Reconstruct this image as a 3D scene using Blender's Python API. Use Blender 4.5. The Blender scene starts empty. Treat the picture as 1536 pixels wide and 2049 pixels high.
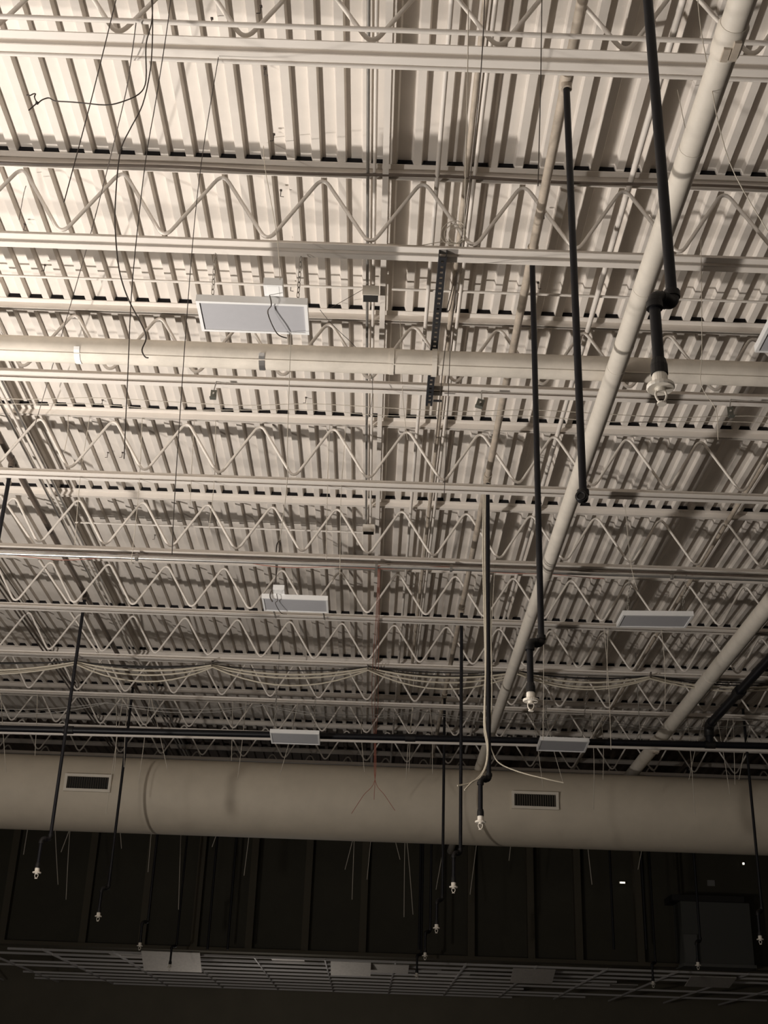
import bpy, math, random
from mathutils import Vector, Matrix

random.seed(11)
SC = bpy.context.scene
COL = SC.collection
EYE = 1.6                       # height of the camera above the floor

# ------------------------------------------------------------------ camera
FPX = 2500.0
PITCH = math.atan(1187.0 / FPX)
ROLL = math.radians(2.0)
cp, sp = math.cos(PITCH), math.sin(PITCH)
R0 = Vector((1, 0, 0)); U0 = Vector((0, -sp, cp)); FW = Vector((0, cp, sp))
RX = R0 * math.cos(ROLL) + U0 * math.sin(ROLL)
UP = -R0 * math.sin(ROLL) + U0 * math.cos(ROLL)
cam = bpy.data.cameras.new('camera')
cam.sensor_fit = 'VERTICAL'; cam.sensor_height = 24.0
cam.lens = FPX / 2049.0 * 24.0
cam.clip_start = 0.05; cam.clip_end = 200
camo = bpy.data.objects.new('camera', cam)
camo.matrix_world = Matrix(((RX.x, UP.x, -FW.x, 0), (RX.y, UP.y, -FW.y, 0), (RX.z, UP.z, -FW.z, EYE), (0, 0, 0, 1)))
COL.objects.link(camo)
SC.camera = camo

# ------------------------------------------------------------------ light
SC.view_settings.view_transform = 'Standard'
SC.view_settings.look = 'None'
SC.view_settings.gamma = 1.0
SC.view_settings.exposure = 0.0
wd = bpy.data.worlds.new('night'); SC.world = wd
wd.use_nodes = True
wd.node_tree.nodes['Background'].inputs[0].default_value = (0.9, 0.85, 0.75, 1)
wd.node_tree.nodes['Background'].inputs[1].default_value = 0.004

def fill_panel(name, loc, aim, power, col, sx, sy):
    l = bpy.data.lights.new(name, 'AREA'); l.shape = 'RECTANGLE'; l.size = sx; l.size_y = sy
    l.energy = power; l.color = col
    o = bpy.data.objects.new(name, l); o.location = (loc[0], loc[1], loc[2] + EYE)
    o.rotation_euler = (Vector(aim) - Vector(loc)).to_track_quat('-Z', 'Y').to_euler()
    COL.objects.link(o)
    return o
# floodlights below the ceiling, out of frame, plus added unseen fill lamps
WARM = (1.0, 0.935, 0.87)
def lamp(name, loc, power, col, size):
    l = bpy.data.lights.new(name, 'POINT')
    l.energy = power; l.color = col; l.shadow_soft_size = size
    o = bpy.data.objects.new(name, l); o.location = (loc[0], loc[1], loc[2] + EYE)
    COL.objects.link(o)
    return o
def flood(name, loc, aim, power, col, size, cone):
    l = bpy.data.lights.new(name, 'SPOT')
    l.energy = power; l.color = col; l.shadow_soft_size = size
    l.spot_size = math.radians(cone); l.spot_blend = 1.0
    o = bpy.data.objects.new(name, l); o.location = (loc[0], loc[1], loc[2] + EYE)
    o.rotation_euler = (Vector(aim) - Vector(loc)).to_track_quat('-Z', 'Y').to_euler()
    COL.objects.link(o)
    return o
flood('floodlight', (-5.2, 6.55, -0.2), (-3.5, 6.3, 5.0), 1470, WARM, 0.10, 168)
flood('floodlight', (-5.0, 2.3, -0.2), (-3.3, 3.0, 5.0), 830, WARM, 0.12, 168)
lamp('spill_fill', (-5.2, 6.55, -0.35), 330, WARM, 0.12)  # added fill lamp standing in for floodlight spill
lamp('back_room_lamp', (-1.9, 23.2, 0.25), 50, (1.0, 0.95, 0.9), 0.2)
fill_panel('rear_fill', (-2.0, -9.5, 0.6), (-1.0, 6.0, 3.0), 130, WARM, 9.0, 2.6)  # added unseen area fill behind the camera, lifts the shadows

# ------------------------------------------------------------------ pixel -> point on a real plane
def ray(px, py):
    dx, dy = px - 768.0, py - 1024.5
    a = dx * math.cos(ROLL) + dy * math.sin(ROLL)
    b = dx * math.sin(ROLL) - dy * math.cos(ROLL)
    return FW * FPX + R0 * a + U0 * b
def at_h(px, py, h):
    r = ray(px, py); return r * (h / r.z)
def at_d(px, py, d):
    r = ray(px, py); return r * (d / r.y)

# ------------------------------------------------------------------ materials
def mat(name, col, rough=0.6, metal=0.0, var=0.0, scale=6.0, bump=0.0, spec=0.5, col2=None, emit=0.0):
    m = bpy.data.materials.new(name); m.use_nodes = True
    nt = m.node_tree; b = nt.nodes['Principled BSDF']
    b.inputs['Base Color'].default_value = (*col, 1)
    b.inputs['Roughness'].default_value = rough
    b.inputs['Metallic'].default_value = metal
    b.inputs['Specular IOR Level'].default_value = spec
    if emit:
        b.inputs['Emission Color'].default_value = (*col, 1); b.inputs['Emission Strength'].default_value = emit
    if var or bump or col2:
        tc = nt.nodes.new('ShaderNodeTexCoord')
        n = nt.nodes.new('ShaderNodeTexNoise'); n.inputs['Scale'].default_value = scale
        n.inputs['Detail'].default_value = 5; n.inputs['Roughness'].default_value = 0.6
        nt.links.new(tc.outputs['Object'], n.inputs['Vector'])
        if var or col2:
            r = nt.nodes.new('ShaderNodeValToRGB')
            c2 = col2 or tuple(c * (1 - var) for c in col)
            r.color_ramp.elements[0].position = 0.3; r.color_ramp.elements[1].position = 0.68
            r.color_ramp.elements[0].color = (*c2, 1)
            r.color_ramp.elements[1].color = (*col, 1)
            nt.links.new(n.outputs['Fac'], r.inputs['Fac'])
            nt.links.new(r.outputs['Color'], b.inputs['Base Color'])
        if bump:
            bp = nt.nodes.new('ShaderNodeBump'); bp.inputs['Strength'].default_value = bump
            bp.inputs['Distance'].default_value = 0.01
            nt.links.new(n.outputs['Fac'], bp.inputs['Height'])
            nt.links.new(bp.outputs['Normal'], b.inputs['Normal'])
    return m
M = {
    'deck': mat('cream_deck_paint', (0.77, 0.71, 0.642), 0.55, var=0.13, scale=2.6),
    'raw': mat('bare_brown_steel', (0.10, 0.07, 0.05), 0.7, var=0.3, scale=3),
    'steel': mat('cream_steel_paint', (0.78, 0.722, 0.655), 0.5, var=0.07, scale=5),
    'cream': mat('cream_pipe_paint', (0.76, 0.70, 0.61), 0.5, var=0.12, scale=7),
    'jacket': mat('aged_pipe_jacket', (0.80, 0.73, 0.63), 0.6, var=0.22, scale=5, bump=0.15),
    'drain': mat('pale_pipe_jacket', (0.74, 0.68, 0.59), 0.55, var=0.12, scale=9, bump=0.08),
    'branch': mat('worn_branch_paint', (0.55, 0.47, 0.38), 0.5, var=0.35, scale=9),
    'brown': mat('dull_brown_pipe', (0.13, 0.10, 0.078), 0.35, var=0.25, scale=9, spec=0.7),
    'black': mat('black_pipe', (0.006, 0.006, 0.009), 0.45, var=0.3, scale=30, spec=0.35),
    'gap_shade': mat('flute_gap_shade', (0.012, 0.011, 0.012), 0.9, spec=0.2),
    'blackfit': mat('black_iron_fitting', (0.009, 0.008, 0.008), 0.5, bump=0.2, scale=40, spec=0.4),
    'galv': mat('galvanised_conduit', (0.78, 0.76, 0.73), 0.28, metal=0.9, var=0.15, scale=8),
    'galvd': mat('dull_galvanised', (0.42, 0.40, 0.37), 0.45, metal=0.7, var=0.2, scale=12),
    'strut': mat('dark_slotted_strut', (0.035, 0.035, 0.038), 0.5, metal=0.3),
    'white': mat('white_enamel', (0.86, 0.85, 0.83), 0.35),
    'lens': mat('frosted_lens', (0.46, 0.455, 0.47), 0.45, var=0.04, scale=20),
    'head': mat('white_sprinkler', (0.86, 0.80, 0.70), 0.4),
    'wire': mat('pale_wire', (0.55, 0.50, 0.42), 0.6),
    'iron': mat('dark_iron_wire', (0.07, 0.055, 0.045), 0.6),
    'chain': mat('steel_chain', (0.38, 0.35, 0.31), 0.4, metal=0.6),
    'blk': mat('black_cable', (0.02, 0.018, 0.017), 0.6),
    'cable': mat('cream_cable', (0.58, 0.525, 0.42), 0.55),
    'red': mat('red_wire', (0.36, 0.13, 0.09), 0.55),
    'duct': mat('cream_duct_wrap', (0.66, 0.585, 0.47), 0.65, var=0.10, scale=3, bump=0.05),
    'ductseam': mat('duct_seam', (0.46, 0.41, 0.33), 0.65),
    'grille': mat('pale_grille', (0.74, 0.68, 0.58), 0.5),
    'louver': mat('dim_louver', (0.10, 0.085, 0.065), 0.6),
    'hole': mat('duct_inside', (0.02, 0.018, 0.015), 0.8),
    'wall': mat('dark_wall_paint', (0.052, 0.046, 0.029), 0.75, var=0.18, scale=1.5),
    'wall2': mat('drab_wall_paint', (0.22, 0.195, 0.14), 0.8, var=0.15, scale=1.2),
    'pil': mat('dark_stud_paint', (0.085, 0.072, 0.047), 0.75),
    'floor': mat('concrete', (0.15, 0.138, 0.125), 0.7, var=0.2, scale=1.0),
    'side': mat('grey_side_wall', (0.10, 0.09, 0.08), 0.8),
    'tbar': mat('ceiling_grid_paint', (0.62, 0.59, 0.56), 0.5),
    'tile': mat('ceiling_tile', (0.62, 0.57, 0.51), 0.8, var=0.15, scale=20),
    'plenum': mat('plenum_red_brown', (0.13, 0.045, 0.04), 0.85),
    'cab': mat('dark_grey_cabinet', (0.075, 0.075, 0.066), 0.6),
    'cabedge': mat('cabinet_edge', (0.11, 0.11, 0.10), 0.6),
    'paper': mat('pale_notice', (0.22, 0.215, 0.20), 0.7),
    'glow': mat('small_lit_lamp', (1.0, 0.94, 0.82), 0.5, emit=2.5),
    'tag': mat('bright_tag', (0.92, 0.91, 0.88), 0.4),
    'green': mat('grey_green_bracket', (0.15, 0.15, 0.125), 0.45, metal=0.4),
}

# ------------------------------------------------------------------ mesh builder (coordinates relative to eye height)
class MB:
    def __init__(s): s.v = []; s.f = []; s.mi = []; s.smooth = []
    def add(s, vs, fs, mi=0, smooth=False):
        n = len(s.v); s.v += [Vector(v) for v in vs]
        for f in fs: s.f.append([i + n for i in f]); s.mi.append(mi); s.smooth.append(smooth)
        return s
    def box(s, c, d, rot=None, mi=0):
        c = Vector(c); x, y, z = d[0] / 2, d[1] / 2, d[2] / 2
        P = [Vector(p) for p in ((-x, -y, -z), (x, -y, -z), (x, y, -z), (-x, y, -z), (-x, -y, z), (x, -y, z), (x, y, z), (-x, y, z))]
        if rot is not None: P = [rot @ p for p in P]
        return s.add([c + p for p in P], [(0, 3, 2, 1), (4, 5, 6, 7), (0, 1, 5, 4), (1, 2, 6, 5), (2, 3, 7, 6), (3, 0, 4, 7)], mi)
    def b2(s, x0, x1, y0, y1, z0, z1, mi=0):
        return s.box(((x0 + x1) / 2, (y0 + y1) / 2, (z0 + z1) / 2), (x1 - x0, y1 - y0, z1 - z0), None, mi)
    def tube(s, pts, r, n=10, cap=True, mi=0):
        P = [Vector(p) for p in pts]
        rs = r if isinstance(r, (list, tuple)) else [r] * len(P)
        T = []
        for i in range(len(P)):
            t = (P[min(i + 1, len(P) - 1)] - P[max(i - 1, 0)])
            if t.length < 1e-9: t = Vector((0, 0, 1))
            T.append(t.normalized())
        a = Vector((0, 0, 1)) if abs(T[0].z) < 0.9 else Vector((1, 0, 0))
        N = (a - T[0] * a.dot(T[0])).normalized()
        vs, fs = [], []
        for i, p in enumerate(P):
            N = N - T[i] * N.dot(T[i])
            N = N.normalized() if N.length > 1e-6 else T[i].orthogonal().normalized()
            B = T[i].cross(N)
            for k in range(n):
                q = 2 * math.pi * k / n
                vs.append(p + (N * math.cos(q) + B * math.sin(q)) * rs[i])
        for i in range(len(P) - 1):
            for k in range(n):
                k2 = (k + 1) % n
                fs.append((i * n + k, i * n + k2, (i + 1) * n + k2, (i + 1) * n + k))
        s.add(vs, fs, mi, True)
        if cap:
            s.add(vs[:n], [tuple(range(n - 1, -1, -1))], mi); s.add(vs[-n:], [tuple(range(n))], mi)
        return s
    def ring(s, c, axis, R, r, n=20, m=6):
        c = Vector(c); ax = Vector(axis).normalized(); u = ax.orthogonal().normalized(); w = ax.cross(u)
        vs, fs = [], []
        for i in range(n):
            q = 2 * math.pi * i / n; d = u * math.cos(q) + w * math.sin(q)
            for k in range(m):
                p = 2 * math.pi * k / m
                vs.append(c + d * (R + r * math.cos(p)) + ax * r * math.sin(p))
        for i in range(n):
            for k in range(m):
                fs.append((i * m + k, ((i + 1) % n) * m + k, ((i + 1) % n) * m + (k + 1) % m, i * m + (k + 1) % m))
        return s.add(vs, fs, 0, True)
    def lathe(s, c, prof, n=20, mi=0):      # profile of (radius, height), about the vertical axis
        c = Vector(c); vs, fs = [], []
        for (r, z) in prof:
            for k in range(n):
                q = 2 * math.pi * k / n
                vs.append(c + Vector((r * math.cos(q), r * math.sin(q), z)))
        for i in range(len(prof) - 1):
            for k in range(n):
                fs.append((i * n + k, i * n + (k + 1) % n, (i + 1) * n + (k + 1) % n, (i + 1) * n + k))
        return s.add(vs, fs, mi, False)

def wloc(o):
    l = Vector((0, 0, 0))
    while o is not None: l += Vector(o.location); o = o.parent
    return l
def tag(o, label=None, cat=None, group=None, kind=None):
    if label: o['label'] = label
    if cat: o['category'] = cat
    if group: o['group'] = group
    if kind: o['kind'] = kind
    return o
def obj(name, mb, m, parent=None, **kw):
    vs = [v + Vector((0, 0, EYE)) for v in mb.v]
    if parent is not None:
        org = wloc(parent); loc = Vector((0, 0, 0))
    else:
        lo = Vector((min(v.x for v in vs), min(v.y for v in vs), min(v.z for v in vs)))
        hi = Vector((max(v.x for v in vs), max(v.y for v in vs), max(v.z for v in vs)))
        org = (lo + hi) / 2; loc = org
    me = bpy.data.meshes.new(name)
    me.from_pydata([v - org for v in vs], [], mb.f)
    for mm in (m if isinstance(m, (list, tuple)) else [m]): me.materials.append(M[mm])
    me.polygons.foreach_set('material_index', mb.mi)
    me.polygons.foreach_set('use_smooth', mb.smooth)
    me.update()
    o = bpy.data.objects.new(name, me); COL.objects.link(o)
    o.location = loc
    if parent is not None: o.parent = parent
    return tag(o, **kw)
def thing(name, loc, label, cat, group=None):
    o = bpy.data.objects.new(name, None); COL.objects.link(o)
    o.empty_display_size = 0.1
    o.location = Vector(loc) + Vector((0, 0, EYE))
    return tag(o, label, cat, group)
def copy_tree(root, loc, label, group=None):
    r = root.copy(); COL.objects.link(r); r.location = Vector(loc) + Vector((0, 0, EYE))
    r['label'] = label
    if group: r['group'] = group
    for ch in list(root.children):
        c = ch.copy(); COL.objects.link(c); c.parent = r
        for g in list(ch.children):
            d = g.copy(); COL.objects.link(d); d.parent = c
    return r
def bez(p0, p1, p2, n=5):
    p0, p1, p2 = Vector(p0), Vector(p1), Vector(p2)
    return [p0 * (1 - t) ** 2 + p1 * 2 * t * (1 - t) + p2 * t * t for t in [i / n for i in range(n + 1)]]
def smooth_path(P, n=5):
    P = [Vector(p) for p in P]; out = []
    Q = [P[0]] + P + [P[-1]]
    for i in range(1, len(Q) - 2):
        a, b, c, d = Q[i - 1], Q[i], Q[i + 1], Q[i + 2]
        for k in range(n):
            t = k / n
            out.append(0.5 * ((2 * b) + (c - a) * t + (2 * a - 5 * b + 4 * c - d) * t * t + (3 * b - a - 3 * c + d) * t ** 3))
    out.append(P[-1]); return out

# ------------------------------------------------------------------ setting
XL, XR = -10.0, 10.0
HT, HB = 5.0, 4.484              # mid of top chords, mid of bottom chords
DECK = 5.045                    # underside of the deck ribs
RIB, DEPTH = 0.1500, 0.037
WALL_D = 22.5
FLO = -EYE

def deck_mb(y0, y1):
    mb = MB(); prof = []
    k0 = int((XL + 0.0) / RIB) - 1; x = k0 * RIB + 0.0050
    while x < XR:
        # x is the middle of the face that looks to +X: rib bottom before it, flute after it
        prof += [(x - 0.051 - 0.010, DECK + DEPTH), (x - 0.051, DECK), (x - 0.005, DECK), (x + 0.005, DECK + DEPTH)]
        x += RIB
    n = len(prof); ys = [y0, y1]
    vs = [(px, y, pz) for y in ys for (px, pz) in prof]
    mb.add(vs, [(i, i + 1, n + i + 1, n + i) for i in range(n - 1)])
    return mb
obj('ceiling', deck_mb(-10, 18.35), 'deck', kind='structure')
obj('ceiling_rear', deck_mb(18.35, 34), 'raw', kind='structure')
obj('ceiling_top', MB().b2(XL - .3, XR + .3, -10, 34, DECK + 0.12, DECK + 0.2), 'raw', kind='structure')
obj('floor', MB().b2(XL, XR, -10, 34, FLO - 0.1, FLO), 'floor', kind='structure')
obj('wall_left', MB().b2(XL - 0.2, XL, -10, 34, FLO, DECK + 0.1), 'side', kind='structure')
obj('wall_right', MB().b2(XR, XR + 0.2, -10, 34, FLO, DECK + 0.1), 'side', kind='structure')
obj('wall_front', MB().b2(XL, XR, -10.2, -10, FLO, DECK + 0.1), 'side', kind='structure')
BULK = 2.33
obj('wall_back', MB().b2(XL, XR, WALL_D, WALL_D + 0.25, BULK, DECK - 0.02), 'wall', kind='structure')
obj('wall_far', MB().b2(XL, XR, 30.2, 30.4, FLO, DECK), 'wall2', kind='structure')
obj('ceiling_plenum', MB().b2(XL, XR, WALL_D + 0.25, 30.2, BULK + 0.9, BULK + 1.0), 'plenum', kind='structure')

# ------------------------------------------------------------------ bar joists
JD = [4.36 + 1.512 * n for n in range(-1, 12)]
PAN, TOPX = 0.5965, -0.432
def chord_mb(y, h, top):
    mb = MB(); t = 0.006; L = 0.052; g = 0.012; s = 1 if top else -1
    e = 0.044 * s
    for q in (-1, 1):
        y0, y1 = sorted((y + q * g, y + q * (g + L)))
        z0, z1 = sorted((h + e, h + e - s * t)); mb.b2(XL, XR, y0, y1, z0, z1)
        y0, y1 = sorted((y + q * g, y + q * (g + t)))
        z0, z1 = sorted((h + e, h + e - s * L)); mb.b2(XL, XR, y0, y1, z0, z1)
    return mb
def web_path(y, ht, hb):
    nodes = []; k = int((XL - TOPX) / PAN) - 1
    x = TOPX + k * PAN
    while x < XR:
        if XL + .1 < x < XR - .1: nodes.append(Vector((x, y, ht)))
        if XL + .1 < x + PAN / 2 < XR - .1: nodes.append(Vector((x + PAN / 2, y, hb)))
        x += PAN
    P = [nodes[0]]
    for a, b, c in zip(nodes, nodes[1:], nodes[2:]):
        u = (a - b).normalized(); w = (c - b).normalized()
        P += bez(b + u * 0.085, b, b + w * 0.085, 6)
    P.append(nodes[-1]); return P
jl = ['cream bar joist nearest the camera, only its lower webs showing at the frame edge',
      'cream bar joist with two thin conduits strapped along its lower chord',
      'cream bar joist with a black cable draped along its upper chord',
      'cream bar joist just behind the thick cream insulated pipe',
      'cream bar joist crossed by the free end of the capped black drop',
      'cream bar joist with a shiny conduit strapped under its lower chord',
      'cream bar joist directly behind the second fixture of the nearer row',
      'cream bar joist from which the thick sagging cables are hung',
      'cream bar joist with the thin twin pale wires looped under it',
      'cream bar joist running just above the black cross main',
      'dim bar joist first beyond the black cross main, above the round duct',
      'dim bar joist second beyond the black cross main, above the round duct',
      'dim bar joist nearest the dark back wall, above the round duct']
mb = MB()
for d in JD[1:11]:              # black blocks painted in for the unlit flute gaps over each joist
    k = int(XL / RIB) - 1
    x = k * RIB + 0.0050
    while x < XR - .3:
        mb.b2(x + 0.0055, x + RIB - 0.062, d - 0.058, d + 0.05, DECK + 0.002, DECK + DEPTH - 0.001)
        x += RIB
obj('flute_shade_1', mb, 'gap_shade', kind='structure')
proto = None
for i, d in enumerate(JD):
    if i == 0:
        proto = thing('bar_joist', (0, d, HB), jl[0], 'steel joist', 'bar joists under the roof deck')
        obj('top_chord', chord_mb(d, HT, True), 'steel', proto)
        obj('bottom_chord', chord_mb(d, HB, False), 'steel', proto)
        obj('web_rod', MB().tube(web_path(d, HT - 0.015, HB + 0.005), 0.0115, 8), 'steel', proto)
        j = proto
    else:
        j = copy_tree(proto, (0, d, HB), jl[i])
    if 5 <= i <= 9:
        obj('brace_bar', MB().tube([(-3.545, d + 0.02, HT - 0.02), (-3.15, d + 0.02, HB)], 0.012, 8), 'steel', j)

# ------------------------------------------------------------------ strut rail, conduits, boxes that run along the deck
def run_y(name, x, h, r, y0, y1, m, label, cat='conduit', group=None, couple=(), n=8):
    mb = MB().tube([(x, y0, h), (x, y1, h)], r, n)
    if not couple:
        return obj(name, mb, m, label=label, cat=cat, group=group)
    t = thing(name, (x, (y0 + y1) / 2, h), label, cat, group)
    obj('pipe', mb, m, t)
    for y in couple:
        obj('coupling', MB().tube([(x, y - .03, h), (x, y + .03, h)], r * 1.22, n), m, t)
    return t
obj('strut_rail', MB().b2(-0.078, -0.042, 1.5, 21.5, 4.945, 4.99), 'steel', label='narrow cream strut rail running straight away under the deck at mid frame', cat='rail')
run_y('conduit', -0.165, 4.965, 0.010, 1.5, 10.9, 'galvd', 'thin dull conduit on the far side from the strut rail of a twin pair', group='twin conduits beside the strut rail')
run_y('conduit', -0.125, 4.965, 0.010, 1.5, 10.9, 'steel', 'thin cream conduit nearer the strut rail of a twin pair', group='twin conduits beside the strut rail')
run_y('conduit', 0.245, 4.955, 0.014, 1.5, 21, 'steel', 'cream conduit running away just beside the black slotted strut')
run_y('conduit', 0.415, 4.96, 0.017, 1.5, 16, 'branch', 'tan conduit of a close pair between slotted strut and sprinkler branch', group='close tan conduits')
run_y('conduit', 0.465, 4.97, 0.012, 1.5, 16, 'steel', 'slimmer cream conduit of a close pair between slotted strut and sprinkler branch', group='close tan conduits')
run_y('conduit', 1.385, 4.965, 0.018, 1.5, 19, 'steel', 'cream conduit under the deck between sprinkler branch and big drain pipe')
run_y('conduit', 3.16, 4.95, 0.022, 1.5, 20, 'branch', 'tan conduit under the deck beyond the nearer big drain pipe')
for k, (x, r, m, l) in enumerate([(-3.045, .013, 'galv', 'thin bright conduit next to the brown sprinkler branch, first of three'),
                                 (-2.995, .012, 'steel', 'thin cream conduit next to the brown sprinkler branch, middle of three'),
                                 (-2.945, .012, 'galv', 'thin bright conduit next to the brown sprinkler branch, outermost of three')]):
    run_y('conduit', x, 4.90, r, 1.5, 20, m, l, group='conduits beside the brown branch')
for k, x in enumerate((-4.14, -4.09, -4.04)):
    run_y('conduit', x, 4.93, 0.010, 6, 20, 'brown', 'thin dark conduit in a bundle of three at the far edge of the deck', group='dark conduit bundle')
def jbox(y, label):
    t = thing('junction_box', (-0.13, y, 4.93), label, 'junction box')
    obj('cover', MB().b2(-0.195, -0.085, y - 0.055, y - 0.05, 4.87, 4.945).b2(-0.195, -0.085, y - .05, y + .05, 4.938, 4.945), 'cream', t)
    obj('box_body', MB().b2(-0.19, -0.09, y - 0.05, y + 0.05, 4.885, 4.938), 'hole', t)
jbox(6.95, 'small square junction box beside the strut rail, behind the draped black cable joist')
jbox(10.75, 'small square junction box beside the strut rail, above the shiny conduit')
def run_x(name, d, h, r, x0, x1, m, label, cat='conduit', d1=None, h1=None, n=8, group=None):
    return obj(name, MB().tube([(x0, d, h), (x1, d if d1 is None else d1, h if h1 is None else h1)], r, n), m, label=label, cat=cat, group=group)
run_x('conduit', 4.215, 4.44, 0.012, XL, XR, 'steel', 'thin cream conduit strapped to the camera side of the nearest full lower chord')
run_x('conduit', 4.44, 4.44, 0.011, XL, XR, 'steel', 'thin cream conduit strapped to the far side of the nearest full lower chord')
run_x('conduit', 6.97, 4.975, 0.0095, XL, -0.2, 'steel', 'thin cream conduit running into the nearer junction box')
run_x('conduit', 6.97, 4.975, 0.0095, 0.0, XR, 'steel', 'thin cream conduit leaving the nearer junction box past the black drops')
run_x('conduit', 10.93, 4.965, 0.010, -3.0, -0.2, 'steel', 'thin cream conduit running into the farther junction box')
# shiny conduit under a lower chord
t = thing('shiny_conduit', (0, 10.33, 4.36), 'shiny galvanised conduit strapped under a lower chord beside a red wire', 'conduit')
obj('tube', MB().tube([(XL, 10.33, 4.362), (XR, 10.33, 4.362)], 0.016, 10), 'galv', t)
for x in (-2.2, -0.05, 0.62, 2.6):
    obj('strap', MB().b2(x - .012, x + .012, 10.305, 10.355, 4.343, 4.40), 'galvd', t)
obj('conduit', MB().tube([(XL, 10.27, 4.368), (XR, 10.27, 4.368)], 0.009, 8), 'brown', label='slim brown conduit running right beside the shiny conduit', cat='conduit')
P = []
for k in range(41):
    x = -3.6 + k * 0.14
    P.append((x, 10.40 - 0.01, 4.375 + 0.012 * math.sin(k * 0.9) - 0.02 * math.sin(k * 0.37)))
obj('red_wire', MB().tube(smooth_path(P, 3), 0.0035, 6), 'red', label='thin red wire wandering along the shiny conduit', cat='wire')
# draped black cable on a top chord
P = [(XL, 5.80, 4.95)]
for k in range(60):
    x = -5 + k * 0.18
    P.append((x, 5.795, 4.945 + 0.008 * math.sin(k * .7)))
P.append((XR, 5.80, 4.95))
obj('black_cable', MB().tube(P, 0.010, 6), 'brown', label='dark cable draped along the upper chord of the second full joist', cat='cable')

# ------------------------------------------------------------------ thick insulated pipe between two joists
IP_D, IP_H = 6.747, 4.262
t = thing('insulated_pipe', (0, IP_D, IP_H), 'thick cream insulated pipe crossing the whole ceiling between two joists', 'pipe')
obj('jacket', MB().tube([(XL, IP_D, IP_H), (0.02, IP_D, IP_H)], 0.083, 28), 'jacket', t)
obj('jacket', MB().tube([(0.02, IP_D, IP_H), (XR, IP_D, IP_H)], 0.079, 28), 'jacket', t)
obj('lap_seam', MB().tube([(XL, IP_D - 0.06, IP_H - 0.058), (0.02, IP_D - 0.06, IP_H - 0.058)], 0.005, 6).tube([(0.02, IP_D - 0.057, IP_H - 0.056), (XR, IP_D - 0.057, IP_H - 0.056)], 0.005, 6), 'jacket', t)
for px, m in ((158, 'tag'), (526, 'galv')):
    c = at_d(px, 712, IP_D); x = c.x; mb = MB()
    vs = [];
    for k in range(9):
        q = math.radians(-165 + k * 14)
        for dx in (-.018, .018): vs.append((x + dx, IP_D + 0.0865 * math.cos(q), IP_H + 0.0865 * math.sin(q)))
    mb.add(vs, [(2 * k, 2 * k + 1, 2 * k + 3, 2 * k + 2) for k in range(8)])
    obj('metal_clip', mb, m, t)
obj('end_band', MB().tube([(0.0, IP_D, IP_H), (0.03, IP_D, IP_H)], 0.0855, 28), 'jacket', t)

# ------------------------------------------------------------------ slotted strut under two lower chords
t = thing('slotted_strut', (0.285, 6.6, 4.37), 'black slotted steel strut spanning under two lower chords and holding the insulated pipe', 'strut')
mb = MB(); x0, x1, y0, y1, zb, zt = 0.262, 0.308, 5.82, 7.50, 4.385, 4.4385
mb.b2(x0, x0 + .004, y0, y1, zb, zt).b2(x1 - .004, x1, y0, y1, zb, zt)
mb.b2(x0 + .004, x0 + .015, y0, y1, zb, zb + .003).b2(x1 - .015, x1 - .004, y0, y1, zb, zb + .003)
y = y0
while y < y1 - .02:
    mb.b2(x0 + .015, x1 - .015, y, y + 0.030, zb, zb + .003); y += 0.052
obj('channel', mb, 'strut', t)
mb = MB()
vs = []
for k in range(25):
    q = 2 * math.pi * k / 24
    for dx in (-.016, .016): vs.append((0.285 + dx, IP_D + 0.089 * math.cos(q), IP_H + 0.089 * math.sin(q)))
mb.add(vs, [(2 * k, 2 * k + 1, 2 * k + 3, 2 * k + 2) for k in range(24)])
obj('pipe_strap', mb, 'cream', t)
obj('bolt', MB().tube([(0.31, 7.40, 4.37), (0.37, 7.40, 4.37)], 0.008, 8), 'strut', t)

# ------------------------------------------------------------------ two big drain pipes that run away from the camera
def drain(x, h, r, y0, y1, joints, label):
    t = thing('drain_pipe', (x, (y0 + y1) / 2, h), label, 'pipe', 'big pipes running away under the joists')
    obj('pipe', MB().tube([(x, y0, h), (x, y1, h)], r, 24), 'drain', t)
    for (y, kind) in joints:
        if kind == 'collar':
            c = obj('torn_collar', MB().tube([(x, y - .085, h), (x, y - .07, h), (x, y + .05, h), (x, y + .075, h), (x, y + .08, h)], [r * 1.04, r * 1.16, r * 1.14, r * 1.10, r * .98], 24), 'jacket', t)
            obj('bolt_lug', MB().b2(x + .005, x + .035, y - .05, y + .05, h - r * 1.35, h - r * 1.05).b2(x - .03, x, y - .01, y + .06, h - r * 1.28, h - r * 1.05), 'branch', c)
        else:
            obj('joint_band', MB().tube([(x, y - .012, h), (x, y + .012, h)], r * 1.03, 24), 'drain', t)
    return t
DR1 = 4.10
c = at_h(1310, 510, DR1); dx1 = c.x
jy = [at_h(px, py, DR1).y for px, py in ((1398, 300), (1290, 580), (1245, 690), (1215, 735), (1084, 1150))]
drain(dx1, DR1, 0.0575, 1.5, WALL_D, [(at_h(1476, 78, DR1).y, 'collar')] + [(y, 'band') for y in jy], 'big pale drain pipe with a torn collar near its top, crossing under the nearer joists')
c = at_h(1400, 1380, 4.30); dx2 = c.x
drain(dx2, 4.30, 0.082, 8.0, WALL_D, [(at_h(1305, 1490, 4.3).y, 'collar'), (9.5, 'band'), (12.9, 'band')], 'big pale drain pipe farther off, ending above the round duct grille')

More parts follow.
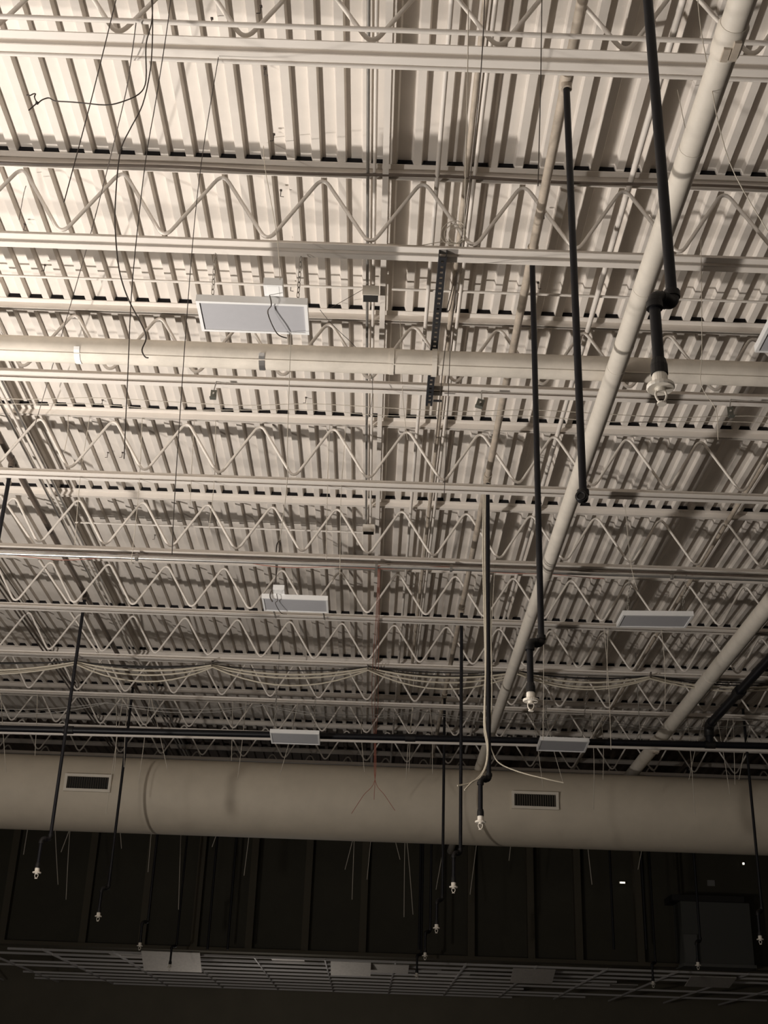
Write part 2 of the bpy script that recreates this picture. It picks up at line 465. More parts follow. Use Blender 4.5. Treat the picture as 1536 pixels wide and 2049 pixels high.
# ------------------------------------------------------------------ sprinkler branch lines
BX = {'mid': 0.855, 'low': -3.12, 'far': 4.66}
BH = 4.77
DR = [3.15, 6.25, 9.30, 12.34, 15.40, 18.42, 21.4]
def branch(x, m, label):
    t = thing('branch_line', (x, 12, BH), label, 'pipe', 'sprinkler branch lines')
    obj('pipe', MB().tube([(x, 0.5, BH), (x, 22.3, BH)], 0.026, 14), m, t)
    for d in DR:
        obj('tee', MB().tube([(x, d - .055, BH), (x, d + .055, BH)], 0.034, 14).tube([(x, d, BH), (x, d, BH - .06)], 0.028, 12), m, t)
    return t
branch(BX['mid'], 'branch', 'worn cream sprinkler branch line that feeds the row of long black drops')
branch(BX['low'], 'brown', 'brown sprinkler branch line beside three thin conduits')
branch(BX['far'], 'brown', 'dark sprinkler branch line beyond the farther big drain pipe')

def elbow_mb(p, d0, d1, r):
    p = Vector(p); d0 = Vector(d0); d1 = Vector(d1)
    mb = MB().tube([p + d0 * .045] + bez(p + d0 * .036, p, p + d1 * .036, 6) + [p + d1 * .045], r, 14)
    for d in (d0, d1): mb.tube([p + d * .028, p + d * .05], r * 1.14, 14)
    return mb
def make_drop(x, d, label):
    t = thing('sprinkler_drop', (x, d, 2.0), label, 'sprinkler', 'black sprinkler drops')
    obj('upper_pipe', MB().tube([(x, d, BH - .03), (x, d, 2.26)], 0.0172, 14), 'black', t)
    p = Vector((x, d, 2.225)); off = Vector((-0.068, -0.050, 0)); q = p + off; u = off.normalized()
    obj('elbow', elbow_mb(p, (0, 0, 1), u, 0.022), 'blackfit', t)
    obj('nipple', MB().tube([p + u * .03, q - u * .03], 0.0172, 12), 'black', t)
    obj('elbow', elbow_mb(q, -u, (0, 0, -1), 0.022), 'blackfit', t)
    obj('lower_pipe', MB().tube([q + Vector((0, 0, -.03)), (q.x, q.y, 1.985)], 0.0172, 14), 'black', t)
    obj('reducer', MB().lathe((q.x, q.y, 1.945), [(0, .05), (.021, .05), (.025, .03), (.025, 0), (.023, 0)], 16), 'blackfit', t)
    hd = obj('sprinkler_head', MB().lathe((q.x, q.y, 1.90), [(.021, .045), (.0225, .04), (.0225, .012), (.040, .008), (.041, .0), (.038, -.004), (.018, -.002), (.013, -.004), (.013, -.014), (0, -.014)], 20), 'head', t)
    fr = MB()
    for s in (-1, 1):
        fr.tube(smooth_path([(q.x + s * .011, q.y, 1.892), (q.x + s * .016, q.y, 1.876), (q.x + s * .010, q.y, 1.858), (q.x, q.y, 1.850)], 4), 0.0035, 6)
    obj('frame_arm', fr, 'head', hd)
    obj('deflector', MB().lathe((q.x, q.y, 1.845), [(0, .005), (.014, .005), (.014, 0), (0, 0)], 14), 'head', hd)
    return t
mid_l = ['black sprinkler drop nearest the camera, its white head against the big drain pipe',
         'black sprinkler drop whose white head hangs in front of the deck between the drain pipes',
         'black sprinkler drop with cream cables running down it and curling over the duct',
         'black sprinkler drop passing in front of the duct beside the curled cream cables',
         'black sprinkler drop passing in front of the duct, last of its line before the duct',
         'black sprinkler drop showing only below the duct, middle of the dim cluster',
         'black sprinkler drop farthest from the camera in the dim cluster below the duct']
d0 = make_drop(BX['mid'], DR[0], mid_l[0])
for i in range(1, 7): copy_tree(d0, (BX['mid'], DR[i], 2.0), mid_l[i])
low_l = {2: 'black sprinkler drop cut off by the frame edge next to the brown branch line',
         3: 'black sprinkler drop crossing the duct beside its frame-edge grille',
         4: 'black sprinkler drop crossing the plain duct between grille and seam ring',
         5: 'black sprinkler drop below the duct in the darkest corner, nearer of two',
         6: 'black sprinkler drop below the duct in the darkest corner, farther of two'}
for i, l in low_l.items(): copy_tree(d0, (BX['low'], DR[i], 2.0), l)
far_l = {4: 'black sprinkler drop crossing the duct at the opposite end from the grey cabinet edge',
         5: 'black sprinkler drop below the duct beside the grey wall cabinet',
         6: 'black sprinkler drop below the duct with a tiny head low over the ceiling grid'}
far_l[4] = 'black sprinkler drop crossing the bare end of the duct beyond its second grille'
for i, l in far_l.items(): copy_tree(d0, (BX['far'], DR[i], 2.0), l)
# the shorter capped drop
x, d = BX['mid'], 4.82
t = thing('capped_drop', (x, d, 2.35), 'thick black pipe drop without a head, ending in an open elbow', 'pipe')
obj('tee', MB().tube([(x, d - .055, BH), (x, d + .055, BH)], 0.034, 14).tube([(x, d, BH), (x, d, BH - .06)], 0.028, 12), 'branch', t)
obj('upper_pipe', MB().tube([(x, d, BH - .03), (x, d, 2.42)], 0.0172, 14), 'black', t)
obj('elbow', elbow_mb((x, d, 2.375), (0, 0, 1), Vector((-.35, -.93, 0)).normalized(), 0.023), 'blackfit', t)
obj('open_end', MB().ring(Vector((x, d, 2.375)) + Vector((-.35, -.93, 0)).normalized() * .05, (-.35, -.93, 0), .018, .005, 18, 6), 'blackfit', t)
# a drop in the dim corner beside others: plain risers below the duct
for px, l in ((1228, 'slim black riser below the duct, nearer the stud row'), (1293, 'slim black riser below the duct, beside the grey wall cabinet'), (838, 'slim black riser below the duct in the dim cluster'), (415, 'slim black riser below the duct in front of the wall studs'), (455, 'slim black riser below the duct next to a wall stud')):
    a = at_d(px, 1900, 20.98)
    obj('riser_pipe', MB().tube([(a.x, 20.98, HB - .04), (a.x, 20.98, a.z)], 0.019, 10), 'black', label=l, cat='pipe', group='plain black risers')
# black feed line and cross main
MD = 14.35
FH = 4.17
c = at_h(1478, 1385, FH); fx = c.x; fy = MD; cy0 = c.y
t = thing('feed_line', (fx, 10, FH), 'black feed pipe running away beside the farther big drain pipe, turning down', 'pipe')
obj('pipe', MB().tube([(fx, 8, FH), (fx, fy - .1, FH)], 0.048, 16), 'black', t)
obj('elbow', MB().tube([(fx, fy - .16, FH)] + bez((fx, fy - .1, FH), (fx, fy, FH), (fx, fy, FH - .1), 6) + [(fx, fy, FH - .13)], 0.058, 16), 'blackfit', t)
obj('coupling', MB().tube([(fx, cy0 - .07, FH), (fx, cy0 + .07, FH)], 0.066, 16), 'blackfit', t)
obj('down_pipe', MB().tube([(fx, fy, FH - .1), (fx, fy, 3.95)], 0.046, 16), 'black', t)
t = thing('cross_main', (0, MD, 3.9), 'long black cross main pipe running over the round duct', 'pipe')
mh = lambda x: 3.838 + (3.95 - 3.838) * (x + 4.6) / 9.2
obj('pipe', MB().tube([(XL, MD, mh(XL)), (XR, MD, mh(XR))], 0.038, 14), 'black', t)
for x in (-3.6, 0.4, 2.4, fx):
    obj('coupling', MB().tube([(x - .06, MD, mh(x)), (x + .06, MD, mh(x))], 0.047, 14), 'blackfit', t)
for x in (-7.3, -1.2, 3.1, 7.0):
    obj('hanger_rod', MB().tube([(x, MD, mh(x) + .03), (x, MD, DECK)], 0.006, 6), 'galvd', t)
obj('conduit', MB().tube([(XL, 14.75, 3.896 - .062), (XR, 14.75, 4.0 + .062)], 0.018, 8), 'steel', label='pale conduit running just under the black cross main', cat='conduit')

# ------------------------------------------------------------------ round duct
DD, DH, DRAD = 16.6, 3.60, 0.485
t = thing('round_duct', (0, DD, DH), 'large round cream wrapped duct hanging across the ceiling before the dark wall', 'duct')
obj('duct_shell', MB().tube([(XL + .01, DD, DH), (XR - .01, DD, DH)], DRAD, 64), 'duct', t)
def grille(px, py, label):
    yf = DD - DRAD
    c = at_d(px, py, yf); w, h, b = 0.605, 0.225, 0.035
    yb = DD - math.sqrt(max(DRAD ** 2 - (h / 2 + abs(c.z - DH)) ** 2, 0.05)) + .01
    yf -= 0.03
    t = thing('air_grille', c, label, 'air grille')
    obj('frame', MB().b2(c.x - w / 2, c.x + w / 2, yf, yb, c.z + h / 2 - b, c.z + h / 2).b2(c.x - w / 2, c.x + w / 2, yf, yb, c.z - h / 2, c.z - h / 2 + b)
        .b2(c.x - w / 2, c.x - w / 2 + b, yf, yb, c.z - h / 2 + b, c.z + h / 2 - b).b2(c.x + w / 2 - b, c.x + w / 2, yf, yb, c.z - h / 2 + b, c.z + h / 2 - b), 'grille', t)
    obj('back_plate', MB().b2(c.x - w / 2 + b, c.x + w / 2 - b, yf + 0.030, yf + 0.034, c.z - h / 2 + b, c.z + h / 2 - b), 'hole', t)
    mb = MB(); n = 18
    for k in range(n):
        x = c.x - w / 2 + b + (k + .5) * (w - 2 * b) / n
        mb.box((x, yf + .018, c.z), (.003, .02, h - 2 * b), Matrix.Rotation(math.radians(25), 3, 'Z'))
    obj('louvers', mb, 'louver', t)
grille(176, 1567, 'rectangular air grille on the duct, crossed by a black sprinkler drop')
grille(1070, 1602, 'rectangular air grille on the bare stretch of duct beside the curled cream cables')

# ------------------------------------------------------------------ hanging light fixtures
def fixture(cx, y0, y1, h, label, wid=0.62, roll=0.0, box=True, chain_to=None, wire=None, pitch=0.0, yaw=0.0, boxdx=0.07):
    cy = (y0 + y1) / 2; dl = y1 - y0; H = 0.045
    t = thing('hanging_light', (cx, cy, h), label, 'ceiling light', 'flat hanging lights')
    rot = Matrix.Rotation(pitch, 3, 'X') @ Matrix.Rotation(roll, 3, 'Y') @ Matrix.Rotation(yaw, 3, 'Z')
    c = Vector((cx, cy, h))
    def P(x, y, z): return c + rot @ Vector((x, y, z))
    def bx(mb, x0, x1, ya, yb, z0, z1):
        mb.box(P((x0 + x1) / 2, (ya + yb) / 2, (z0 + z1) / 2), (x1 - x0, yb - ya, z1 - z0), rot); return mb
    w2, l2 = wid / 2, dl / 2
    mb = MB(); bx(mb, -w2, w2, -l2, l2, .012, H)
    obj('housing', mb, 'white', t)
    mb = MB(); e = .018
    bx(mb, -w2, w2, -l2, -l2 + e, 0, .012); bx(mb, -w2, w2, l2 - e, l2, 0, .012)
    bx(mb, -w2, -w2 + e, -l2 + e, l2 - e, 0, .012); bx(mb, w2 - e, w2, -l2 + e, l2 - e, 0, .012)
    obj('rim', mb, 'white', t)
    mb = MB(); bx(mb, -w2 + e, w2 - e, -l2 + e, l2 - e, .006, .0115)
    obj('diffuser', mb, 'lens', t)
    if box:
        b = MB(); bx(b, boxdx, boxdx + .105, -l2 - .11, l2 * .5, H, H + .05)
        d = obj('driver_box', b, 'white', t)
        b = MB(); bx(b, boxdx + .02, boxdx + .085, -l2 - .10, -l2 - .02, H - .0015, H - .0002)
        obj('rating_label', b, 'tag', d)
        b = MB(); p = [P(boxdx + .03, -l2 - .02, H - .004), P(boxdx + .045, -l2 - .03, -.03), P(boxdx + .02, -l2 + .05, -.03), P(boxdx + .06, l2 * .5, -.045), P(boxdx + .11, l2 + .01, -.02)]
        obj('lead_wire', MB().tube(smooth_path(p), .0035, 6), 'iron', t)
    if chain_to:
        for sx in (-.78, .78):
            a = P(sx * w2, 0, H); b = Vector((c.x + sx * w2 * 1.02 , chain_to[0], chain_to[1]))
            n = max(3, int((b - a).length / .032)); dv = (b - a) / n; un = dv.normalized(); mb = MB()
            o1 = un.orthogonal().normalized(); o2 = un.cross(o1)
            for k in range(n):
                m0 = a + dv * (k + .5); s = o1 if k % 2 else o2; L = .021
                mb.tube([m0 - un * L, m0 - un * L * .6 + s * .008, m0 + un * L * .6 + s * .008, m0 + un * L, m0 + un * L * .6 - s * .008, m0 - un * L * .6 - s * .008, m0 - un * L], .0024, 5, False)
            obj('hang_chain', mb, 'chain', t)
    return t
fixture(-0.776, 5.78, 6.08, 4.0, 'flat white hanging light nearest the camera, loose dark wire across its grey lens', chain_to=(5.88, 4.40))
fixture(-0.807, 10.92, 11.26, 4.25, 'flat white hanging light beside a tall looped wire, above the sagging cables', chain_to=(11.9, 4.42), boxdx=-.20)
c = at_d(590, 1478, 14.0)
fixture(c.x, 13.85, 14.18, c.z, 'flat white hanging light in front of the pale conduit over the duct', chain_to=(13.43, 4.42), box=False, wid=.56, pitch=-.12)
fixture(2.50, 10.52, 10.84, 4.06, 'flat white hanging light beside the farther big drain pipe', chain_to=(10.42, 4.42), roll=math.radians(-1.5), box=False, wid=.64)
c = at_d(1126, 1493, 14.0)
fixture(c.x, 13.85, 14.18, c.z, 'flat white hanging light dimmest of all, above the air grille with clear duct', chain_to=(13.43, 4.42), box=False, wid=.56, pitch=-.12)
fixture(2.42, 5.80, 6.10, 4.0, 'flat white hanging light cut off by the frame edge beside the insulated pipe', chain_to=(5.88, 4.40), box=False)

# ------------------------------------------------------------------ small brackets on lower chords
def bracket(px, py, d, w, h, rot, label, tilt=0.0):
    c = at_d(px, py, d)
    t = thing('hanger_bracket', c, label, 'bracket', 'small steel brackets')
    R = Matrix.Rotation(tilt, 3, 'Y')
    zt = HB - .045
    obj('plate', MB().box(c, (w, .004, h), R).box(c + R @ Vector((0, -.02, -h / 2)), (w, .04, .004), R), 'green', t)
    obj('hanger_rod', MB().tube([c + R @ Vector((0, 0, h / 2)), (c.x + .01, d, zt)], .004, 6), 'galvd', t)
    obj('bolt', MB().tube([c + R @ Vector((0, -.012, .008)), c + R @ Vector((0, .01, .008))], .007, 8), 'galv', t)
bracket(427, 790, 7.36, .042, .075, 0, 'small steel bracket under a lower chord, in line with the nearest hanging light')
bracket(960, 808, 7.36, .050, .075, 0, 'small tilted steel bracket under a lower chord, beside the slotted strut', .3)
bracket(1461, 825, 7.36, .040, .085, 0, 'small steel bracket under a lower chord, beyond the big drain pipe')
# twin thin wires strung along the bay
for k, (ya, yb, l) in enumerate(((793, 836, 'upper thin pale wire strung across the bay behind the insulated pipe'), (806, 848, 'lower thin pale wire strung across the bay behind the insulated pipe'))):
    P = []
    for i in range(13):
        px = -100 + i * 145
        P.append(at_d(px, ya + (yb - ya) * (px + 40) / 1536 + 4 * math.sin(i * 2.1 + k), 7.62))
    obj('strung_wire', MB().tube(smooth_path(P, 4), .0028, 5), 'wire', label=l, cat='wire', group='thin wires strung across the bay')

# ------------------------------------------------------------------ sagging cables
def sag(name, d, sup, sags, r, m, label, group):
    P = []
    for i in range(len(sup) - 1):
        a, b = sup[i], sup[i + 1]
        for k in range(10):
            t = k / 10; px = a[0] + (b[0] - a[0]) * t
            py = a[1] + (b[1] - a[1]) * t + sags[i] * 4 * t * (1 - t)
            P.append(at_d(px, py, d))
    P.append(at_d(*sup[-1], d))
    obj(name, MB().tube(P, r, 6), m, label=label, cat='cable', group=group)
S = [(-250, 1318), (152, 1325), (425, 1331), (736, 1337), (1036, 1345), (1300, 1354), (1620, 1364)]
sag('sagging_cable', 13.36, S, [20, 14, 16, 15, 16, 18, 20], .012, 'cable', 'thick cream cable sagging least in the bundle under the far joist', 'sagging cables under one joist')
sag('sagging_cable', 13.33, [(x, y + 3) for x, y in S], [22, 20, 20, 22, 22, 14, 20], .010, 'cable', 'thick cream cable sagging midway in the bundle under the far joist', 'sagging cables under one joist')
sag('sagging_cable', 13.30, [(x, y + 4) for x, y in S], [24, 32, 34, 34, 26, 20, 22], .009, 'cable', 'cream cable sagging lowest in the bundle under the far joist', 'sagging cables under one joist')
sag('sagging_cable', 13.38, [(x, y - 2) for x, y in S], [8, 10, 18, 14, 10, 14, 12], .009, 'blk', 'black cable sagging among cream ones under the far joist', 'sagging cables under one joist')
sag('sagging_cable', 13.40, [(x, y - 1) for x, y in S], [5, 6, 9, 6, 8, 8, 9], .007, 'blk', 'thin black cable pulled almost straight above the sagging bundle', 'sagging cables under one joist')
W = [(-120, 1406), (215, 1405), (530, 1410), (840, 1423), (1160, 1436), (1500, 1450), (1700, 1455)]
sag('sagging_wire', 14.86, W, [14, 12, 14, 10, 12, 12, 8], .004, 'galvd', 'thin pale wire, upper of two looped under the next joist beyond the cable bundle', 'twin thin looped wires')
sag('sagging_wire', 14.83, [(x, y + 1) for x, y in W], [22, 18, 20, 16, 16, 16, 8], .004, 'galvd', 'thin pale wire, lower of two looped under the next joist beyond the cable bundle', 'twin thin looped wires')
for px in (152, 425, 736, 1036, 1300):
    y = 1325 + (px - 152) * .0253
    a = at_d(px, y - 6, 13.34)
    obj('cable_hook', MB().tube(smooth_path([(a.x, 13.42, HB - .03), (a.x, 13.36, HB - .06), (a.x, 13.29, a.z - .0), (a.x, 13.33, a.z - .05), (a.x, 13.42, a.z - .03)]), .008, 6), 'iron', label='small dark hook tying the cable bundle to a joist chord', cat='hook', group='hooks of the cable bundle')

# ------------------------------------------------------------------ wires and cables that dangle
def wire(pts, d, r, m, label, group=None, name='hanging_wire', cat='wire', n=4):
    P = []
    for p in pts:
        P.append(at_d(p[0], p[1], p[2] if len(p) > 2 else d))
    return obj(name, MB().tube(smooth_path(P, n), r, 6), m, label=label, cat=cat, group=group)
wire([(238, -25), (185, 190), (128, 405)], 4.15, 0.0025, 'iron', 'straight dark wire dangling free, its end by the black cable joist')
wire([(272, 46, 4.19), (262, 120, 4.40), (245, 215, 4.9), (182, 465, 6.0), (122, 675, 7.4), (70, 850, 8.85)], 5, 0.0028, 'iron', 'long taut dark wire slanting from the nearest chord to a joist web', n=5)
wire([(305, -30), (304, 40), (292, 90), (292, 160), (278, 188), (240, 205), (210, 210), (165, 206), (140, 204), (110, 202), (98, 196), (84, 200), (76, 207)], 4.12, 0.0030, 'iron', 'dark cable swinging sideways to a twisted knot near the frame edge', name='dangling_cable', cat='cable')
t = thing('cable_knot', at_d(74, 206, 4.12), 'small dark twisted wire knot at the end of the sideways cable', 'wire knot')
c = at_d(74, 206, 4.12)
obj('knot', MB().lathe(c, [(0, .008), (.007, .004), (.007, -.004), (0, -.008)], 8), 'blk', t)
obj('loop', MB().tube(smooth_path([c, at_d(69, 195, 4.12), at_d(71, 188, 4.12), at_d(66, 188, 4.12), at_d(60, 191, 4.12), at_d(53, 190, 4.12)]), .003, 5), 'iron', t)
obj('tail', MB().tube([c, at_d(57, 221, 4.12)], .003, 5), 'iron', t)
wire([(300, -30), (305, 30), (304, 100), (299, 150), (285, 210), (262, 255), (244, 292), (236, 335), (231, 400), (230, 450), (236, 525), (246, 570), (262, 610), (287, 657), (292, 678), (284, 700), (290, 714), (297, 716)], 4.14, 0.0029, 'iron', 'long wavy dark cable dangling from above down to the insulated pipe', name='dangling_cable', cat='cable')
wire([(343, -25), (336, 44), (312, 200), (290, 330), (265, 560), (256, 740), (248, 918)], 4.16, 0.0021, 'iron', 'straight thin wire dangling past the insulated pipe, free end in the web bay')
wire([(437, 114, 4.41), (402, 330), (380, 550), (352, 950), (344, 1110)], 4.6, 0.0019, 'iron', 'very thin straight wire crossing five joists beside the nearest hanging light')
wire([(527, 292), (530, 335), (545, 420), (556, 490), (560, 560)], 5.67, 0.0021, 'wire', 'thin wire hooked to the deck above the nearest hanging light')
wire([(582, 666, 6.06), (575, 870), (574, 965), (560, 1080)], 6.0, 0.0020, 'wire', 'thin wire dangling from the nearest hanging light past three joists')
wire([(52, 372), (47, 390), (38, 440)], 6.05, 0.0021, 'iron', 'short looped wire under the deck near the frame edge')
wire([(937, -20), (935, 160), (928, 480)], 4.16, 0.0024, 'wire', 'straight wire of a pair falling between strut rail and capped drop, nearer the rail')
wire([(970, -20, 4.16), (962, 140, 4.2), (940, 360, 5.0), (922, 488), (905, 640), (890, 700), (870, 900)], 5.9, 0.0025, 'iron', 'dark wire of a pair falling between strut rail and capped drop, reaching the slotted strut')
wire([(925, 480), (912, 600), (903, 650), (897, 780), (888, 1000)], 5.95, 0.0021, 'iron', 'dark wire tied in coils on the chord near the slotted strut')
wire([(1084, -20), (1081, 180), (1076, 372)], 4.16, 0.0024, 'iron', 'straight dark wire ending where the branch line crosses the second joist')
wire([(1394, -20), (1402, 60), (1424, 180), (1440, 260), (1470, 350), (1540, 470)], 4.12, 0.0024, 'wire', 'thin wire slanting past the torn collar of the big drain pipe')
wire([(1355, 180), (1372, 265)], 5.12, 0.0021, 'wire', 'short thin wire under the deck beside the big drain pipe')
wire([(1402, 480), (1404, 700), (1402, 770), (1432, 820), (1436, 880)], 5.80, 0.0021, 'wire', 'thin wire dangling over the insulated pipe beyond the first white head')
wire([(800, 640), (806, 800), (815, 880)], 7.34, 0.0021, 'wire', 'thin loose wire beside the strut rail below the insulated pipe')
wire([(640, 620, 7.2), (665, 650, 7.2), (732, 720, 6.68), (745, 790, 7.3), (732, 850, 7.4)], 7, 0.0021, 'iron', 'loose wire wrapping over the insulated pipe beside the strut rail')
wire([(660, 617, 7.0), (730, 577, 7.0)], 7, 0.0020, 'iron', 'short taut wire slanting up to the nearer junction box')
wire([(1250, 1010), (1262, 1130), (1275, 1180)], 9.0, 0.0021, 'wire', 'thin pale wire dangling below the shiny conduit beyond the big drain pipe')
# coil tied on the second lower chord
c = at_d(920, 488, 5.86); mb = MB()
for k in range(3): mb.ring(c + Vector((-.02 - .012 * k, -.05, .02 + .01 * k)), (0.3 * k - .2, 1, .2), .05 + .012 * k, .0028, 18, 5)
mb.tube(smooth_path([at_d(775, 487, 5.84), at_d(830, 492, 5.84), at_d(885, 484, 5.84), c]), .0026, 5)
obj('wire_coil', mb, 'wire', label='loose coil of thin wire tied on the chord above the slotted strut', cat='wire')
c = at_d(905, 575, 6.0); mb = MB()
mb.tube(smooth_path([at_d(914, 545, 6.0), at_d(906, 570, 6.0), at_d(896, 610, 6.0), at_d(894, 622, 6.0), at_d(900, 618, 6.0), at_d(906, 590, 6.0), at_d(912, 560, 6.0)]), .003, 5)
obj('wire_loop', mb, 'iron', label='narrow hanging loop of dark wire beside the slotted strut', cat='wire')
# tall looped wire of the second light
wire([(545, 1204, 10.9), (540, 1190, 10.9), (550, 1165, 10.9), (556, 1120, 10.9), (560, 1090, 10.7), (557, 1084, 10.6), (553, 1095, 10.6), (552, 1130, 10.8), (552, 1170, 10.9)], 10.9, .006, 'iron', 'tall dark looped wire rising from the second hanging light', name='looped_wire')
# cream cables that follow one drop
wire([(968, 968, 9.2), (966, 1100, 9.2), (969, 1250, 9.2), (971, 1350, 9.2), (968, 1450, 9.2), (975, 1500, 9.15), (968, 1540, 9.1), (945, 1565, 9.05), (915, 1572, 9.0)], 9.2, .0065, 'cable', 'cream cable following a black drop, curling sideways over the duct, longer of two', 'cream cables on one drop', 'dangling_cable', 'cable')
wire([(971, 968, 9.17), (970, 1110, 9.17), (972, 1300, 9.17), (970, 1440, 9.17), (976, 1490, 9.12), (973, 1530, 9.05), (960, 1556, 9.02), (945, 1564, 9.0), (929, 1581, 8.98)], 9.2, .0065, 'cable', 'cream cable following a black drop, curling sideways over the duct, shorter of two', 'cream cables on one drop', 'dangling_cable', 'cable')
wire([(980, 1180, 9.35), (984, 1380, 9.35), (980, 1475, 9.3), (985, 1505, 9.3), (1000, 1528, 9.3), (1040, 1545, 9.25), (1090, 1558, 9.2), (1127, 1566, 9.2)], 9.3, .005, 'cable', 'thin cream cable sweeping away from the black drop toward the clear air grille', None, 'dangling_cable', 'cable')
# red wires along the strut rail and hanging at its far end
for k, (dx, x1, y1, l) in enumerate(((0, 703, 1628, 'red wire hanging over the duct with its end curled toward the seam ring'),
                                     (6, 748, 1600, 'red wire hanging straight down over the duct from the strut rail'),
                                     (12, 790, 1622, 'red wire hanging over the duct with its end curled away from the seam ring'))):
    P = [at_d(760 - dx * .3, 1132, 10.3), at_d(758 - dx * .5, 1240, 11.83), at_d(757 - dx, 1338, 13.3), at_d(756 - dx, 1412, 14.85), at_d(752 - dx * .3, 1480, 14.9), at_d(750, 1560, 14.9)]
    if k == 1: P += [at_d(749, 1580, 14.9), at_d(x1, y1, 14.9)]
    else: P += [at_d((750 + x1) / 2, 1592, 14.9), at_d(x1, y1, 14.9)]
    obj('red_wire', MB().tube(smooth_path(P, 5), .0036, 6), 'red', label=l, cat='wire', group='red wires at mid frame')
# hundreds of cut ceiling wires: the ones that read in the photo
def cluster(rows, d, r, m, label, group, top=HB - .03):
    for (x0, y0, x1, y1) in rows:
        a = at_d(x0, y0, d)
        b = at_d(x1, y1, d)
        q = (top - b.z) / (a.z - b.z)
        a = Vector((b.x + max(-.3, min(.3, (a.x - b.x) * q)), d, top))
        mid = (a + b) / 2 + Vector((random.uniform(-.02, .02), 0, 0))
        obj('cut_wire', MB().tube(smooth_path([a, mid, b], 4), r, 5), m, label=label, cat='wire', group=group)
cluster([(2, 1400, 12, 1545), (75, 1390, 70, 1512), (232, 1400, 228, 1560), (222, 1560, 212, 1628), (290, 1470, 277, 1570), (315, 1465, 335, 1540), (258, 1380, 248, 1535),
         (465, 1430, 463, 1522), (484, 1480, 475, 1560), (575, 1490, 560, 1550), (726, 1480, 729, 1545), (822, 1470, 818, 1545), (818, 1500, 812, 1560),
         (862, 1470, 865, 1548), (1074, 1495, 1086, 1575), (1110, 1500, 1126, 1565), (1184, 1480, 1187, 1620), (1203, 1470, 1206, 1560)], 14.94, .0042, 'wire',
        'thin pale cut wire among many dangling in front of the round duct', 'cut wires in front of the duct')
cluster([(1375, 1440, 1390, 1630), (1428, 1400, 1460, 1590), (1410, 1430, 1378, 1560), (1462, 1290, 1455, 1490), (1468, 1500, 1470, 1570), (1492, 1500, 1478, 1560)], 14.94, .0042, 'wire',
        'thin pale cut wire dangling near the farther big drain pipe and feed pipe', 'cut wires near the feed pipe')
cluster([(57, 1656, 47, 1710), (150, 1662, 122, 1705), (242, 1662, 243, 1698), (303, 1664, 296, 1745), (362, 1670, 357, 1820), (432, 1670, 424, 1695), (498, 1672, 488, 1752),
         (705, 1680, 690, 1740), (708, 1690, 704, 1800), (740, 1690, 734, 1760), (792, 1690, 800, 1720), (811, 1680, 808, 1835), (813, 1700, 826, 1830), (885, 1690, 872, 1780), (950, 1700, 940, 1790),
         (1020, 1700, 1018, 1722), (1178, 1710, 1184, 1770), (1290, 1712, 1276, 1740), (112, 1690, 116, 1770), (140, 1690, 132, 1800)], 19.48, .0065, 'wire',
        'thin pale cut wire among many dangling in the dark below the duct', 'cut wires below the duct')
cluster([(1083, 1000, 1086, 1480), (985, 1240, 980, 1360)], 10.41, .003, 'wire', 'thin pale cut wire dangling beside the second white sprinkler head', 'cut wires near the second head')
cluster([(1205, 1200, 1222, 1500), (1218, 1180, 1214, 1380), (1322, 1240, 1330, 1420)], 11.92, .0035, 'wire', 'thin pale cut wire dangling near the light beside the farther drain pipe', 'cut wires near that light')
cluster([(150, 700, 128, 905), (180, 830, 150, 1090), (322, 560, 300, 760), (275, 960, 262, 1130), (395, 720, 380, 1010), (430, 860, 418, 1060), (660, 830, 652, 1120), (690, 900, 680, 1150)], 8.9, .0026, 'wire',
        'hair thin pale wire dangling across the webs of the middle joists', 'hair thin wires among middle joists', HT)
# deck hooks
hk = [(522, 12), (424, 36), (530, 136), (548, 268), (562, 380), (50, 448), (90, 530), (582, 570), (576, 483), (205, 800), (216, 905), (612, 795), (245, 905), (1088, 425), (1076, 565), (985, 870), (310, 1070)]
for (px, py) in hk:
    a = at_h(px, py, DECK); s = random.choice((-1, 1))
    obj('deck_hook', MB().tube([(a.x, a.y, DECK + .005), (a.x, a.y, DECK - .05), (a.x + .02 * s, a.y, DECK - .052)], .0028, 5).box((a.x, a.y, DECK - .003), (.014, .014, .006)), 'iron', label='tiny bent wire hook shot into the painted deck', cat='hook', group='bent hooks in the deck')

# ------------------------------------------------------------------ dark back wall: studs, cabinet, notice, lamps
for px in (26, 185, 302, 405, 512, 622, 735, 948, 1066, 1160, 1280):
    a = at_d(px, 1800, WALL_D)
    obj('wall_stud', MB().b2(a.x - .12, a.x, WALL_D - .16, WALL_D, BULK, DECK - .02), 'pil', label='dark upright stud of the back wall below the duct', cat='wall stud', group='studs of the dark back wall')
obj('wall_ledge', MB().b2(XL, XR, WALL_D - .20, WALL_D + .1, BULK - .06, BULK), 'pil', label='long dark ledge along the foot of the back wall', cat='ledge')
a = at_d(1362, 1930, 22.2); b = at_d(1490, 1812, 22.2)
t = thing('wall_cabinet', ((a.x + b.x) / 2, 22.2, a.z), 'grey boxy cabinet fixed high on the dark back wall', 'cabinet')
obj('body', MB().b2(a.x, b.x, 21.95, WALL_D, a.z, b.z), 'cab', t)
obj('bottom_edge', MB().b2(a.x - .02, b.x + .02, 21.90, WALL_D, a.z - .05, a.z), 'cabedge', t)
obj('top_slot', MB().b2(a.x - .15, b.x - .1, 21.88, WALL_D, b.z, b.z + .10), 'hole', t)
obj('side_box', MB().b2(a.x, a.x + .22, 21.86, 21.96, a.z, a.z + .45), 'cabedge', t)
a = at_d(1422, 1767, WALL_D - .01)
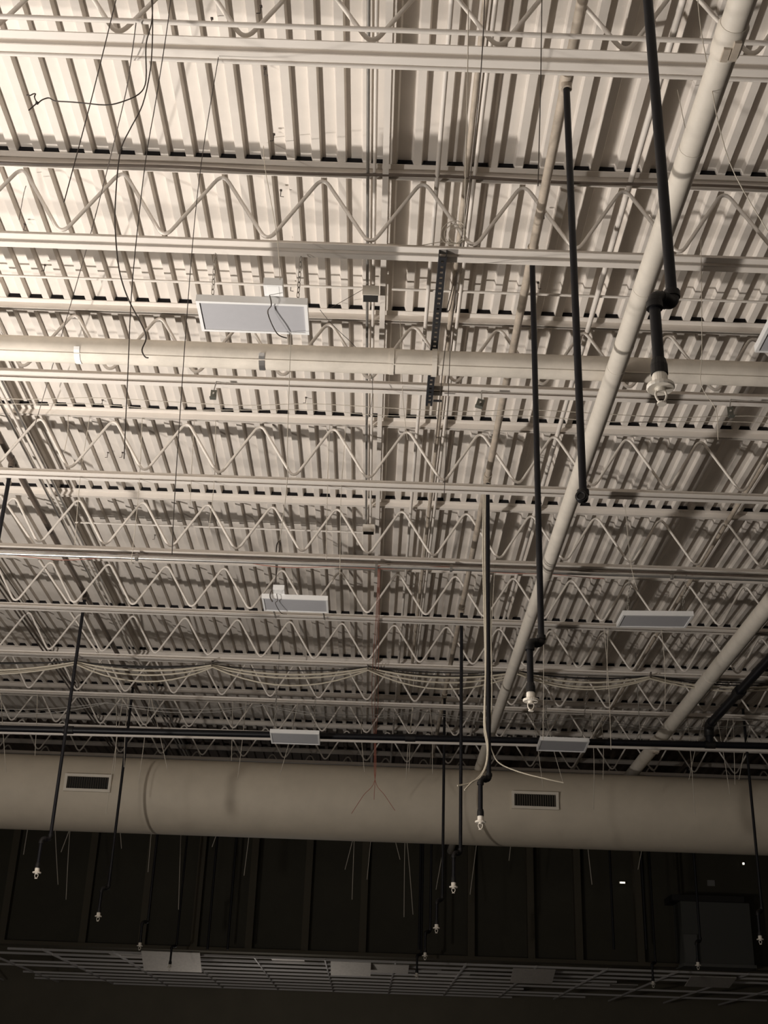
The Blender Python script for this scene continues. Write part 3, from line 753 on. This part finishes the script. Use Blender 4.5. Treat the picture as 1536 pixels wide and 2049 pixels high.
obj('wall_notice', MB().b2(a.x - .065, a.x + .065, WALL_D - .02, WALL_D, a.z - .05, a.z + .05), 'paper', label='small pale square notice above the grey wall cabinet', cat='notice')
def glint(px, py, w, h, label):
    a = at_d(px, py, WALL_D - .06)
    t = thing('small_lamp', a, label, 'lamp')
    obj('housing', MB().b2(a.x - w * .7, a.x + w * .7, WALL_D - .05, WALL_D, a.z - h, a.z + h), 'pil', t)
    obj('lamp_lens', MB().b2(a.x - w / 2, a.x + w / 2, WALL_D - .065, WALL_D - .05, a.z - h / 2, a.z + h / 2), 'glow', t)
glint(1245, 1766, .085, .022, 'tiny lit lamp on the dark wall between two studs')
glint(1487, 1728, .03, .03, 'tiny lit dot high on the dark wall above the cabinet')

# ------------------------------------------------------------------ old suspended ceiling grid beyond the wall foot
t = thing('ceiling_grid', (0, 26, BULK - .1), 'old suspended ceiling grid with missing tiles beyond the dark wall', 'ceiling grid')
gz = BULK - .10
y = WALL_D + .35; n = 0
while y < 29.6:
    xa, xb = -7.2 + random.uniform(-.4, 1.6), 8.4 - random.choice((0, 0, 2.4, 3.7, 5.2))
    obj('cross_tee', MB().b2(xa, xb, y - .024, y + .024, gz, gz + .035), 'tbar', t)
    y += 0.74; n += 1
for k in range(14):
    x = -8.2 + k * 1.22 + .13
    obj('main_tee', MB().b2(x - .012, x + .012, WALL_D + .3, 29.6, gz + .001, gz + .036), 'tbar', t)
def tile(px, py, l, w=.58, tilt=0.0, dz=0.0):
    a = at_h(px, py, gz + .02)
    R = Matrix.Rotation(tilt, 3, 'X')
    obj('ceiling_tile', MB().box((a.x, a.y, gz + .05 + dz), (w, .56, .016), R), 'tile', label=l, cat='ceiling tile', group='tiles left in the old grid')
tile(345, 1908, 'large tilted ceiling tile half out of the old grid', 1.0, -.5, -.16)
tile(255, 1915, 'flat ceiling tile in the old grid beside the tilted one', .58)
tile(575, 1922, 'flat ceiling tile near the middle of the old grid', .58)
tile(702, 1926, 'pale ceiling tile hanging at the wall foot over the old grid', .7, -.32, -.13)
tile(838, 1946, 'flat ceiling tile beside a paler hanging one in the old grid', .8)
tile(755, 1930, 'ceiling tile drooping next to the pale hanging one at the wall foot', 1.1, -.15, -.09)
tile(908, 1952, 'flat ceiling tile beyond the cluster of black risers in the old grid', .6)
tile(1065, 1940, 'pale ceiling tile hanging alone at the wall foot', .74, -.34, -.14)
tile(1225, 1975, 'dim ceiling tile in the darkest stretch of the old grid', .9)
tile(1420, 1955, 'tilted pale ceiling tile below the grey wall cabinet', .8, -.22, -.11)
